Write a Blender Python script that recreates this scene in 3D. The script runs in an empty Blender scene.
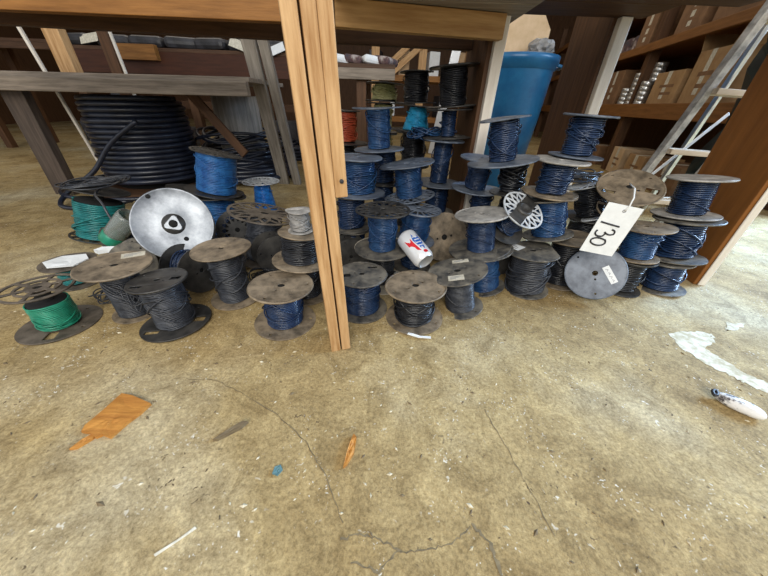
import bpy, bmesh, math, random
import numpy as np
from mathutils import Vector, Matrix, Euler
random.seed(7)
C = bpy.context.scene.collection
PI = math.pi
def R(a): return math.radians(a)

# ---------------------------------------------------------------- camera
cam = bpy.data.cameras.new('camera'); cam.sensor_width = 36; cam.lens = 13.5; cam.clip_start = .02
co = bpy.data.objects.new('camera', cam); C.objects.link(co)
co.location = (0, 0, .55)
co.rotation_euler = (Matrix.Rotation(PI/2-R(32.7), 3, 'X') @ Matrix.Rotation(R(2.173), 3, 'Z')).to_euler()
bpy.context.scene.camera = co
# ---------------------------------------------------------------- world, sun, daylight, exposure
w = bpy.data.worlds.new('daylight'); bpy.context.scene.world = w; w.use_nodes = True
bg = w.node_tree.nodes['Background']; bg.inputs[0].default_value = (.93, .96, 1, 1); bg.inputs[1].default_value = .72
def area(name, loc, look, sx, sy, power, col):
    l = bpy.data.lights.new(name, 'AREA'); l.shape = 'RECTANGLE'; l.size = sx; l.size_y = sy; l.energy = power; l.color = col
    o = bpy.data.objects.new(name, l); C.objects.link(o); o.location = loc
    o.rotation_euler = (Vector(look)-Vector(loc)).to_track_quat('-Z', 'Y').to_euler()
    return o
area('front_door_daylight', (-.3, -2.6, 2.3), (0, 1.0, .1), 3.2, 1.8, 120, (1, .95, .86))
area('side_door_daylight', (3.9, 1.5, 1.5), (1.8, 1.15, 0), 1.6, 2.0, 170, (.55, .75, 1))
sl = area('side_door_sky', (4.4, 1.9, 2.0), (2.3, 1.5, 0), 1.2, 1.2, 62, (.32, .58, 1)); sl.data.spread = R(75)
area('back_fill_light', (1.2, 4.6, 2.8), (1.4, 4.6, 0), 2.5, 2.5, 34, (1, .9, .75))  # added fill for the far right background, no fixture known
area('back_fill_light', (-2.6, 4.0, 2.8), (-2.4, 3.9, 0), 2.5, 2.5, 30, (1, .9, .75))  # added fill lifting the left background floor, unseen source
vs = bpy.context.scene.view_settings
vs.view_transform = 'Standard'; vs.look = 'None'; vs.gamma = 1; vs.exposure = 0.18; vs.use_curve_mapping = False

# ---------------------------------------------------------------- materials
def mat(name, c1, c2=None, scale=20, rough=.6, metal=0, bump=0, c3=None, stretch=(1,1,1), spec=.5, lo=.35, hi=.65, coat=0, alpha=None, trans=0):
    m = bpy.data.materials.new(name); m.use_nodes = True; t = m.node_tree; b = t.nodes['Principled BSDF']
    b.inputs['Roughness'].default_value = rough; b.inputs['Metallic'].default_value = metal
    b.inputs['Specular IOR Level'].default_value = spec; b.inputs['Coat Weight'].default_value = coat
    if trans: b.inputs['Transmission Weight'].default_value = trans
    tc = t.nodes.new('ShaderNodeTexCoord'); mp = t.nodes.new('ShaderNodeMapping'); mp.inputs['Scale'].default_value = stretch
    t.links.new(tc.outputs['Object'], mp.inputs[0])
    n = t.nodes.new('ShaderNodeTexNoise'); n.inputs['Scale'].default_value = scale; n.inputs['Detail'].default_value = 6; n.inputs['Roughness'].default_value = .65
    t.links.new(mp.outputs[0], n.inputs[0])
    r = t.nodes.new('ShaderNodeValToRGB'); e = r.color_ramp.elements
    e[0].position = lo; e[1].position = hi
    e[0].color = (*c1, 1); e[1].color = (*(c2 or c1), 1)
    if c3:
        k = e.new((lo+hi)/2); k.color = (*c3, 1)
    t.links.new(n.outputs['Fac'], r.inputs[0]); t.links.new(r.outputs[0], b.inputs['Base Color'])
    if bump:
        bp = t.nodes.new('ShaderNodeBump'); bp.inputs['Strength'].default_value = bump; bp.inputs['Distance'].default_value = .004
        t.links.new(n.outputs['Fac'], bp.inputs['Height']); t.links.new(bp.outputs[0], b.inputs['Normal'])
    return m
def wood(name, c1, c2, ax='Z', scale=9, rough=.6, bump=.4, c3=None):
    s = {'X': (.08, 1, 1), 'Y': (1, .08, 1), 'Z': (1, 1, .08)}[ax]
    return mat(name, c1, c2, scale*6, rough, 0, bump, c3, s, .3, .3, .7)
M = {}
M['pine_z'] = wood('pine_upright', (.30, .15, .05), (.62, .40, .20), 'Z', 12)
M['pine_x'] = wood('pine_beam', (.15, .06, .012), (.34, .155, .04), 'X')
M['pine_pale_x'] = wood('pale_pine_beam', (.28, .14, .045), (.52, .32, .13), 'X')
M['dusk_z'] = wood('dusty_dark_upright', (.04, .03, .025), (.115, .085, .065), 'Z')
M['pine_y'] = wood('pine_beam_y', (.30, .14, .04), (.5, .27, .09), 'Y')
M['orange_panel'] = wood('orange_board', (.17, .062, .012), (.27, .105, .022), 'Z', 5)
M['dark_x'] = wood('dark_plank_x', (.045, .022, .012), (.11, .055, .028), 'X')
M['dark_y'] = wood('dark_plank_y', (.045, .024, .014), (.11, .055, .03), 'Y')
M['dark_z'] = wood('dark_plank_z', (.06, .028, .012), (.13, .062, .028), 'Z')
M['red_x'] = wood('red_brown_board', (.035, .012, .006), (.075, .024, .011), 'X')
M['grey_x'] = wood('weathered_x', (.13, .105, .08), (.34, .28, .22), 'X')
M['grey_z'] = wood('weathered_z', (.14, .12, .10), (.36, .33, .29), 'Z')
M['grey_y'] = wood('weathered_y', (.17, .14, .11), (.36, .31, .25), 'X')
M['white_edge'] = wood('pale_rod_painted_lit_edge', (.62, .56, .48), (.8, .76, .68), 'Z')  # front edges: sunlight painted in as pale wood; also colours the rods
M['shelf'] = wood('rack_board', (.16, .065, .018), (.27, .12, .035), 'Y')
M['grey_plastic'] = mat('dusty_grey_plastic', (.045, .045, .045), (.20, .18, .145), 22, .5, bump=.3, lo=.38, hi=.62)
M['blue_plastic'] = mat('blue_grey_plastic', (.055, .07, .10), (.17, .20, .25), 20, .45, bump=.25, lo=.36, hi=.62)
M['light_plastic'] = mat('light_grey_plastic', (.19, .185, .175), (.48, .46, .43), 22, .5, bump=.2, lo=.36, hi=.62)
M['tan_board'] = mat('dusty_tan_fibreboard', (.085, .066, .045), (.30, .235, .16), 20, .6, bump=.35, lo=.36, hi=.62)
M['black_plastic'] = mat('dusty_black_plastic', (.014, .014, .015), (.07, .066, .06), 18, .4, bump=.1)
M['brown_mesh'] = mat('dusty_brown_plastic', (.05, .04, .03), (.17, .14, .11), 18, .55)
M['pale_mesh'] = mat('pale_openwork_plastic', (.35, .38, .42), (.62, .65, .68), 20, .4)
M['cream'] = mat('cream_fibreboard', (.40, .35, .27), (.58, .53, .44), 12, .7)
M['metal'] = mat('silver_sheet_metal', (.13, .145, .17), (.40, .43, .47), 9, .42, .5, lo=.35, hi=.62, stretch=(1, 1, 1))
M['hole'] = mat('painted_shade_black', (.006, .006, .006), None, 5, .9)  # near-black that paints the dark of hollows and wire gaps
M['w_black'] = mat('black_wire_jacket', (.006, .007, .010), (.022, .024, .03), 25, .28)
M['w_navy'] = mat('navy_wire_jacket', (.006, .016, .048), (.020, .045, .11), 25, .25)
M['w_slate'] = mat('slate_wire_jacket', (.015, .018, .026), (.06, .066, .08), 25, .35)
M['w_blue'] = mat('mid_blue_wire_jacket', (.008, .030, .095), (.024, .078, .19), 25, .25)
M['w_mid'] = mat('clear_blue_wire_jacket', (.012, .075, .26), (.035, .18, .46), 25, .3)
M['w_bright'] = mat('bright_blue_wire_jacket', (.01, .13, .52), (.03, .25, .75), 25, .3)
M['w_cyan'] = mat('cyan_wire_jacket', (.01, .30, .60), (.06, .5, .8), 25, .3)
M['w_green'] = mat('green_wire_jacket', (.008, .17, .10), (.03, .33, .21), 25, .3)
M['w_teal'] = mat('teal_wire_jacket', (.005, .11, .12), (.02, .24, .24), 25, .3)
M['w_olive'] = mat('yellow_olive_wire_jacket', (.22, .22, .06), (.45, .42, .2), 25, .4)
M['w_white'] = mat('pale_grey_wire_jacket', (.16, .16, .16), (.36, .35, .34), 25, .4)
M['w_red'] = mat('red_wire_jacket', (.35, .05, .02), (.5, .1, .04), 25, .4)
M['hose'] = mat('black_rubber_hose', (.006, .008, .016), (.020, .026, .045), 10, .3)
M['paper'] = mat('off_white_paper', (.70, .73, .75), (.80, .83, .85), 30, .8)
M['label'] = mat('yellowed_paper_label', (.45, .42, .33), (.68, .64, .53), 60, .8)
M['ink'] = mat('black_marker_ink', (.02, .02, .025), None, 30, .6)
M['greyink'] = mat('faded_print', (.25, .25, .27), None, 30, .6)
M['card'] = mat('cardboard', (.30, .17, .07), (.42, .26, .12), 8, .8)
M['card2'] = mat('darker_cardboard', (.16, .08, .035), (.26, .14, .065), 8, .8)
M['card3'] = mat('pale_cardboard', (.52, .36, .2), (.66, .48, .3), 8, .8)
M['bin'] = mat('blue_bin_plastic', (.010, .095, .24), (.022, .17, .36), 6, .3, bump=.05)
M['alu'] = mat('aluminium', (.55, .57, .6), (.72, .74, .77), 20, .3, .9)
M['step'] = wood('pale_step', (.45, .36, .26), (.66, .56, .44), 'X')
M['tin'] = mat('tin_plate', (.55, .55, .53), (.75, .75, .73), 20, .3, .8)
M['green_tarp'] = mat('dark_green_tarp', (.002, .008, .010), (.010, .03, .032), 12, .5)
M['plastic_clear'] = mat('clear_plastic', (.6, .65, .62), None, 5, .15, trans=.8)
M['can_white'] = mat('can_white', (.75, .77, .8), None, 5, .25, .3)
M['can_blue'] = mat('can_blue', (.02, .12, .5), None, 5, .25, .2)
M['can_red'] = mat('can_red', (.65, .02, .03), None, 5, .25, .2)
M['orange_wood'] = mat('orange_split_wood', (.36, .14, .02), (.56, .25, .045), 70, .7, bump=.6, stretch=(.12, 1, 1))
M['stick'] = mat('old_stick', (.11, .075, .04), (.2, .15, .08), 60, .8, bump=.5, stretch=(.15, 1, 1))
M['foam'] = mat('mottled_white_foam', (.06, .05, .05), (.70, .69, .67), 45, .8, bump=.6, lo=.38, hi=.47)
M['stain'] = mat('dried_white_spill', (.42, .35, .21), (.66, .60, .45), 45, .85, lo=.4, hi=.6)
M['crack'] = mat('crack_dirt', (.10, .075, .042), (.24, .185, .10), 60, .95)
M['teal_bit'] = mat('teal_scrap', (.08, .17, .18), (.12, .22, .22), 50, .8)
M['yellow'] = mat('yellow_plastic', (.6, .5, .02), None, 5, .5)
M['string'] = mat('white_string', (.72, .72, .70), None, 5, .8)
M['void'] = mat('black_gear', (.01, .01, .012), (.05, .05, .06), 9, .5)
M['rag'] = mat('faded_rags', (.03, .05, .07), (.5, .45, .42), 9, .8, c3=(.10, .05, .05))

def floor_mat():
    m = bpy.data.materials.new('dusty_concrete'); m.use_nodes = True; t = m.node_tree; b = t.nodes['Principled BSDF']; N = t.nodes; L = t.links
    tc = N.new('ShaderNodeTexCoord')
    def noise(s, d=8, r=.6, v=None, dist=0):
        n = N.new('ShaderNodeTexNoise'); n.inputs['Scale'].default_value = s; n.inputs['Detail'].default_value = d; n.inputs['Roughness'].default_value = r; n.inputs['Distortion'].default_value = dist
        L.new(v or tc.outputs['Object'], n.inputs[0]); return n.outputs['Fac']
    def ramp(f, a, c):
        r = N.new('ShaderNodeValToRGB'); e = r.color_ramp.elements
        e[0].position = a[0]; e[1].position = a[-1]; e[0].color = (*c[0], 1); e[1].color = (*c[-1], 1)
        for p, q in zip(a[1:-1], c[1:-1]): k = e.new(p); k.color = (*q, 1)
        L.new(f, r.inputs[0]); return r.outputs[0]
    def mix(f, a, c, mode='MIX'):
        x = N.new('ShaderNodeMix'); x.data_type = 'RGBA'; x.blend_type = mode
        if isinstance(f, float): x.inputs[0].default_value = f
        else: L.new(f, x.inputs[0])
        for s, v in ((6, a), (7, c)):
            if isinstance(v, tuple): x.inputs[s].default_value = (*v, 1)
            else: L.new(v, x.inputs[s])
        return x.outputs[2]
    big = ramp(noise(1.9, 5, .55), (.32, .5, .68), ((.30, .205, .085), (.455, .345, .17), (.54, .46, .30)))
    mid = ramp(noise(14, 10, .78, dist=.8), (.34, .66), ((.38, .33, .26), (1.25, 1.25, 1.25)))
    c = mix(.75, big, mid, 'MULTIPLY')
    fine = ramp(noise(150, 6, .85), (.36, .60), ((.36, .33, .27), (1.25, 1.25, 1.22)))
    c = mix(.7, c, fine, 'MULTIPLY')
    # white flecks and dark specks
    for sc, thr, col in ((95, .14, (.66, .62, .52)), (60, .12, (.09, .06, .035)), (30, .06, (.74, .70, .60)), (26, .05, (.06, .045, .03))):
        v = N.new('ShaderNodeTexVoronoi'); v.inputs['Scale'].default_value = sc
        nz = N.new('ShaderNodeMix'); nz.data_type = 'RGBA'; nz.inputs[0].default_value = .04
        nn = N.new('ShaderNodeTexNoise'); nn.inputs['Scale'].default_value = 60; L.new(tc.outputs['Object'], nn.inputs[0])
        L.new(tc.outputs['Object'], nz.inputs[6]); L.new(nn.outputs['Color'], nz.inputs[7]); L.new(nz.outputs[2], v.inputs[0])
        msk = ramp(v.outputs['Distance'], (thr, thr+.06), ((1, 1, 1), (0, 0, 0)))
        gate = ramp(noise(sc*.12, 3, .5), (.50, .62), ((0, 0, 0), (1, 1, 1)))
        c = mix(mix(1.0, msk, gate, 'MULTIPLY'), c, col)
    L.new(c, b.inputs['Base Color'])
    b.inputs['Roughness'].default_value = .85; b.inputs['Specular IOR Level'].default_value = .25
    bp = N.new('ShaderNodeBump'); bp.inputs['Strength'].default_value = .55; bp.inputs['Distance'].default_value = .004
    L.new(noise(70, 8, .7), bp.inputs['Height']); L.new(bp.outputs[0], b.inputs['Normal'])
    return m
M['floor'] = floor_mat()

# ---------------------------------------------------------------- helpers
def link(name, me, m, parent=None, smooth=False):
    o = bpy.data.objects.new(name, me); C.objects.link(o)
    if m is not None:
        me.materials.clear(); me.materials.append(m)
    if smooth:
        for p in me.polygons: p.use_smooth = True
    if parent is not None: o.parent = parent
    return o
def tag(o, label=None, cat=None, group=None, kind=None):
    if label: o['label'] = label
    if cat: o['category'] = cat
    if group: o['group'] = group
    if kind: o['kind'] = kind
    return o
def empty(name, loc, rot=(0, 0, 0)):
    o = bpy.data.objects.new(name, None); C.objects.link(o); o.location = loc; o.rotation_euler = rot; o.empty_display_size = .05
    return o
def axis_empty(name, loc, ax, spin=0):
    o = empty(name, loc); q = Vector((0, 0, 1)).rotation_difference(Vector(ax).normalized())
    o.rotation_euler = (q.to_matrix() @ Matrix.Rotation(spin, 3, 'Z')).to_euler(); return o
class MB:
    def __init__(s): s.v = []; s.f = []
    def add(s, v, f):
        k = len(s.v); s.v += [tuple(p) for p in v]; s.f += [tuple(i+k for i in q) for q in f]
    def box(s, a, b, bev=0):
        x0, y0, z0 = a; x1, y1, z1 = b
        s.add([(x0,y0,z0),(x1,y0,z0),(x1,y1,z0),(x0,y1,z0),(x0,y0,z1),(x1,y0,z1),(x1,y1,z1),(x0,y1,z1)],
              [(0,3,2,1),(4,5,6,7),(0,1,5,4),(1,2,6,5),(2,3,7,6),(3,0,4,7)])
    def tube(s, pts, r, n=8, close=False, caps=True):
        P_ = [Vector(p) for p in pts]; m = len(P_); v = []; f = []
        up = Vector((0, 0, 1)); prev = None
        for i, p in enumerate(P_):
            a = P_[(i-1) % m] if (close or i > 0) else p; b = P_[(i+1) % m] if (close or i < m-1) else p
            t = (b-a).normalized() if (b-a).length > 1e-9 else Vector((0, 0, 1))
            if prev is None:
                u = t.cross(up if abs(t.z) < .95 else Vector((1, 0, 0))).normalized()
            else:
                u = (prev - t*prev.dot(t)).normalized()
            prev = u; w_ = t.cross(u)
            rr = r[i] if isinstance(r, (list, tuple)) else r
            for k in range(n):
                an = 2*PI*k/n; v.append(p + (u*math.cos(an)+w_*math.sin(an))*rr)
        for i in range(m if close else m-1):
            j = (i+1) % m
            for k in range(n):
                l = (k+1) % n; f.append((i*n+k, i*n+l, j*n+l, j*n+k))
        if not close and caps:
            f.append(tuple(range(n-1, -1, -1))); f.append(tuple((m-1)*n+k for k in range(n)))
        s.add(v, f)
    def lathe(s, prof, n=48, c=(0, 0), capb=True, capt=True):
        v = []; f = []; m = len(prof)
        for r, z in prof:
            for k in range(n):
                a = 2*PI*k/n; v.append((c[0]+r*math.cos(a), c[1]+r*math.sin(a), z))
        for i in range(m-1):
            for k in range(n):
                l = (k+1) % n; f.append((i*n+k, i*n+l, (i+1)*n+l, (i+1)*n+k))
        if capb: f.append(tuple(range(n-1, -1, -1)))
        if capt: f.append(tuple((m-1)*n+k for k in range(n)))
        s.add(v, f)
    def mesh(s, name):
        me = bpy.data.meshes.new(name); me.from_pydata(s.v, [], s.f); me.update(); return me
    def build(s, name, m, parent=None, smooth=False, bevel=0):
        o = link(name, s.mesh(name), m, parent, smooth)
        if bevel:
            bv = o.modifiers.new('bevel', 'BEVEL'); bv.width = bevel; bv.segments = 2; bv.limit_method = 'ANGLE'
        return o
def boxobj(name, a, b, m, parent=None, bevel=.002):
    q = MB(); q.box(a, b); return q.build(name, m, parent, bevel=bevel)
def centred(name, c, size, m, parent=None, rot=(0, 0, 0), bevel=.002):
    q = MB(); q.box([-s/2 for s in size], [s/2 for s in size]); o = q.build(name, m, parent, bevel=bevel)
    o.location = c; o.rotation_euler = rot; return o
def board(name, p0, p1, wd, th, m, bevel=.003, spin=0):
    """a plank from p0 to p1: wd across, th thick, local X or Z grain along its length (Z)"""
    p0 = Vector(p0); p1 = Vector(p1); d = p1-p0
    q = MB(); q.box((-wd/2, -th/2, 0), (wd/2, th/2, d.length)); o = q.build(name, m, None, bevel=bevel)
    qq = Vector((0, 0, 1)).rotation_difference(d.normalized())
    o.location = p0; o.rotation_euler = (qq.to_matrix() @ Matrix.Rotation(spin, 3, 'Z')).to_euler(); return o
def struct(o): o['kind'] = 'structure'; return o

# ---------------------------------------------------------------- the setting
q = MB(); q.box((-9, -5, -.1), (9, 12, 0)); struct(q.build('floor', M['floor']))
struct(boxobj('wall_back', (-9, 9.5, 0), (9, 9.7, 3.4), M['dark_z'], bevel=0))
struct(boxobj('wall_left', (-7.2, 1.5, 0), (-7, 9.5, 3.4), M['dark_z'], bevel=0))
struct(boxobj('wall_right', (5.0, 3.2, 0), (5.2, 9.5, 3.4), M['dark_z'], bevel=0))
q = MB(); q.box((-7.2, 1.6, 3.2), (5.2, 9.7, 3.3))
for k in range(9): q.box((-7, 2+k*.85, 3.02), (5, 2.07+k*.85, 3.2))
struct(q.build('ceiling', M['dark_x']))

# ---------------------------------------------------------------- big bench overhead
b = empty('wooden_workbench', (0, 1.2, 0)); tag(b, 'long timber workbench overhead with orange-brown apron and weathered grey plank top', 'workbench')
def part(o, par):
    o.parent = par; o.matrix_parent_inverse = Matrix.Translation(par.location).inverted(); return o
part(centred('apron_board', (-.86, 1.065, .805), (1.36, .035, .15), M['pine_x'], rot=(0, R(0), R(1.5))), b)
part(centred('apron_board', (.085, 1.160, .760), (.52, .035, .062), M['pine_pale_x'], rot=(0, 0, R(11))), b)
q = MB()
for k in range(4): q.box((-.17 if k < 2 else -1.7, .83+.14*k, .793), (.40, .965+.14*k, .83))
o = part(q.build('bench_top', M['grey_y'], bevel=.003), b)
q = MB()
for k in range(4):
    y0 = .80+.19*k; y1 = y0+.185; xr = 1.36 if k < 2 else (1.17 if k == 2 else .98)
    q.box((.405, y0, .862), (xr, y1, .90))
o = part(q.build('bench_top', M['dark_x'], bevel=.003), b)
part(centred('back_rail', (-.555, 1.405, .765), (1.74, .04, .056), M['dark_x'], rot=(0, 0, R(6))), b)
part(board('bench_leg', (.350, 1.245, 0), (.350, 1.245, .835), .036, .03, M['white_edge']), b)['label'] = 'front edge of the leg board, sunlight painted pale'  # pale strip on the dark leg board: sunlight painted into its colour
part(board('bench_leg', (.335, 1.43, 0), (.335, 1.43, .86), .034, .34, M['dark_z']), b)
part(board('bench_leg', (.90, 1.53, 0), (.90, 1.53, .86), .045, .03, M['white_edge']), b)['label'] = 'front edge of the leg board, sunlight painted pale'  # second leg strip, its lit look put into the pale colour
part(board('bench_leg', (.89, 1.71, 0), (.89, 1.71, 1.35), .045, .32, M['dark_z']), b)
pn = board('wooden_end_panel', (1.222, 1.095, 0), (1.222, 1.095, .861), .036, .26, M['orange_panel'], spin=R(-6)); tag(pn, 'wide orange-brown upright board at the right, beside the stepladder', 'board')
pe = board('edge_strip', (0, 0, 0), (0, 0, .861), .026, .006, M['white_edge']); pe.parent = pn; pe.location = (.007, -.134, 0); pe.rotation_euler = (0, 0, 0); pe['label'] = 'front edge with sunlight painted white'  # panel front strip, daylight painted in as near-white wood
# centre post: two upright boards with a short cleat nailed to the right one
cp = empty('timber_post', (-.113, .575, 0), (0, R(-2.4), R(17))); tag(cp, 'double pine post standing in front of the spools, centre of the photo', 'post')
boxobj('post_board', (-.0265, -.03, 0), (-.0025, .03, .92), M['pine_z'], cp)
boxobj('post_board', (.0010, -.03, .0), (.0235, .03, .92), M['pine_z'], cp)
o = boxobj('cleat', (.0237, -.03, .395), (.047, .03, .92), M['pine_z'], cp)
q = MB(); q.lathe([(.0001, 0), (.004, 0), (.004, .002), (.0001, .003)], 12); o = q.build('nail_head', M['ink'], cp); o.location = (.037, -.031, .425); o.rotation_euler = (R(90), 0, 0)

# ---------------------------------------------------------------- spools
def ngon_curve(loops):
    cu = bpy.data.curves.new('c', 'CURVE'); cu.dimensions = '2D'; cu.fill_mode = 'BOTH'; cu.extrude = .5
    for lp in loops:
        s = cu.splines.new('POLY'); s.points.add(len(lp)-1); s.use_cyclic_u = True
        for i, (x, y) in enumerate(lp): s.points[i].co = (x, y, 0, 1)
    o = bpy.data.objects.new('c', cu); me = bpy.data.meshes.new_from_object(o)
    bm = bmesh.new(); bm.from_mesh(me); bmesh.ops.remove_doubles(bm, verts=bm.verts, dist=1e-5); bmesh.ops.recalc_face_normals(bm, faces=bm.faces)
    bm.to_mesh(me); bm.free(); bpy.data.objects.remove(o); return me
def circ(r, n=40, cx=0, cy=0): return [(cx+r*math.cos(2*PI*k/n), cy+r*math.sin(2*PI*k/n)) for k in range(n)]
def cell(r0, r1, a0, a1, n=4):
    o = [(r1*math.cos(a0+(a1-a0)*k/n), r1*math.sin(a0+(a1-a0)*k/n)) for k in range(n+1)]
    return o + [(r0*math.cos(a1-(a1-a0)*k/n), r0*math.sin(a1-(a1-a0)*k/n)) for k in range(n+1)]
FL = {}
def flange_types():
    pol = lambda r, a: (r*math.cos(R(a)), r*math.sin(R(a)))
    FL['hole'] = [circ(1, 56), circ(.12, 20)] + [circ(.05, 10, *pol(.3, a)) for a in (20, 200)] + [circ(.05, 10, *pol(.82, a)) for a in (75, 195, 315)]
    FL['plain'] = [circ(1, 56), circ(.10, 18), circ(.04, 10, *pol(.24, -100)), circ(.04, 10, *pol(.85, 120)), circ(.04, 10, *pol(.8, -100))]
    FL['slot'] = [circ(1, 56), circ(.12, 20), circ(.06, 10, *pol(.3, 160)), [(.30, .42), (.72, .42), (.72, .60), (.30, .60)], [(-.85, -.18), (-.45, -.18), (-.45, .1), (-.85, .1)]] + [circ(.05, 10, *pol(.8, a)) for a in (-30, -120)]
    FL['chop'] = [[(min(x, .80), y) for x, y in circ(1, 56)], circ(.12, 20), circ(.06, 10, *pol(.36, 20)), circ(.06, 10, *pol(.3, 200))]
    n = 14; L = [circ(1, 84), circ(.12, 16)]
    for k in range(n):
        a = 2*PI*k/n; d = 2*PI/n
        L.append([(.93*math.cos(a+d*.08), .93*math.sin(a+d*.08)), (.93*math.cos(a+d*.5), .93*math.sin(a+d*.5)), (.93*math.cos(a+d*.90), .93*math.sin(a+d*.90)), (.66*math.cos(a+d*.5), .66*math.sin(a+d*.5))])
        L.append([(.86*math.cos(a+d*-.0), .86*math.sin(a)), (.60*math.cos(a+d*.4), .60*math.sin(a+d*.4)), (.40*math.cos(a), .40*math.sin(a)), (.60*math.cos(a-d*.4), .60*math.sin(a-d*.4))])
    FL['mesh'] = L
    L = [circ(1, 72), circ(.13, 16)]
    for k in range(6):
        a = 2*PI*k/6; L.append(cell(.62, .92, a+.06, a+.98, 6)); L.append(cell(.34, .55, a+.12, a+.92, 5))
    FL['spoke'] = L
    L = [circ(1, 72), circ(.14, 16)]
    for k in range(18):
        a = 2*PI*k/18; L.append(cell(.38, .92, a+.04, a+.31, 2))
    FL['ray'] = L
    for k in FL: FL[k] = ngon_curve(FL[k])
flange_types()
def flange(kind, r, th, m, parent, z, spin=0, sag=.0, name='flange'):
    me = FL[kind].copy(); n = len(me.vertices); a = np.empty(n*3); me.vertices.foreach_get('co', a); a = a.reshape(-1, 3)
    c, s = math.cos(spin), math.sin(spin); x = a[:, 0]*c-a[:, 1]*s; y = a[:, 0]*s+a[:, 1]*c
    rr = np.hypot(x, y); ph = random.uniform(0, 6)
    zz = a[:, 2]*th + sag*rr**2*np.sin(2*np.arctan2(y, x)+ph)
    a = np.stack([x*r, y*r, zz], 1); me.vertices.foreach_set('co', a.ravel()); me.update()
    o = link(name, me, m, parent); o.location = (0, 0, z)
    return o
def rim(r, th, m, parent, z, name='rim'):
    q = MB(); q.tube([(r*math.cos(2*PI*k/56), r*math.sin(2*PI*k/56), z) for k in range(56)], th, 6, True); return q.build(name, m, parent, True)
def winding(h0, h1, r, g, m, parent, top=None, messy=4, core=.6, rnd=.08, name='wire_winding'):
    """a coil of wire laid turn on turn round the drum, with a few loose crossing turns"""
    g *= 1.22; top = r if top is None else top
    q = MB(); q.lathe([(r-g*2.2, h0), (top-g*2.2, h1)], 24); nd = len(q.f); r -= g; top -= g
    n = max(3, int((h1-h0)/(1.95*g))); seg = 26; pts = []
    ph = random.uniform(0, 6)
    offs = [random.uniform(-.5, .5)*g*rnd*8 for _ in range(n+2)]
    for i in range(n*seg+1):
        f = i/(n*seg); t = i/seg; k = int(t); u = t-k
        ro = offs[k]*(1-u)+offs[k+1]*u
        rr = r+(top-r)*f+ro
        a = 2*PI*t+ph
        pts.append((rr*math.cos(a), rr*math.sin(a), h0+g+(h1-h0-2*g)*f+.0009*math.sin(3*a+k)))
    q.tube(pts, g, 5)
    for k in range(messy):
        a0 = random.uniform(0, 6); zc = random.uniform(h0+.25*(h1-h0), h0+.75*(h1-h0)); amp = random.uniform(.12, .36)*(h1-h0); amp = min(amp, zc-h0-g, h1-g-zc); rr = (r+top)/2+g*random.uniform(1.0, 2.4)
        e = random.uniform(0, .005)
        q.tube([((rr+e*math.sin(2*a+a0))*math.cos(a), (rr+e*math.sin(2*a+a0))*math.sin(a), zc+amp*math.sin(a+a0)) for a in [2*PI*j/30 for j in range(30)]], g*.8, 5, True)
    o = q.build(name, m, parent, True); o.data.materials.append(M['hole'])  # drum painted black so gaps between turns read as shade
    for p in o.data.polygons[:nd]: p.material_index = 1
    return o
def sticker(parent, x, y, z, sx, sy, rot=0, m='label'):
    o = centred('paper_label', (x, y, z), (sx, sy, .0008), M[m], parent, (0, 0, rot), bevel=0)
    q = MB()
    for k in range(3): q.box((-sx*.38, sy*(.22-.2*k)-sy*.03, .0004), (sx*(.3-.15*k), sy*(.22-.2*k)+sy*.03, .0009))
    p_ = q.build('faded_print', M['greyink'], o); return o
TH = .0042
def spool(label, row, fm, wm, kt='hole', kb='hole', g=.0026, taper=1, messy=4, fill=1, fmb=None, spin=None, group='wire spools piled under the bench', lip=False, sag=.0015, th=TH, wtop=None):
    x, y, z, dx, dy, h, rt, rb, rw = row
    ax = Vector((dx, dy, h)); L = ax.length
    sp = random.uniform(0, 6) if spin is None else spin
    t = axis_empty('wire_spool', (x, y, z+.0005), ax, sp)
    tag(t, label, 'wire spool', group)
    a = flange(kb, rb, th, M[fmb or fm], t, th/2, sag=sag*.3)
    flange(kt, rt, th, M[fm], t, L-th/2, sag=sag)
    q = MB(); q.lathe([(min(.016, rw*.45), th*.9), (min(.016, rw*.45), L-th*.9)], 20); q.build('core', M['hole'], t, True)  # solid core painted black, like the shade inside a hollow one
    top = th+(L-2*th)*fill
    winding(th*1.05, min(top, L-th*1.05), rw, g, M[wm], t, rw*taper, messy)
    if lip:
        rim(rt*.995, th*.75, M[fm], t, L-th/2)
    return t
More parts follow.
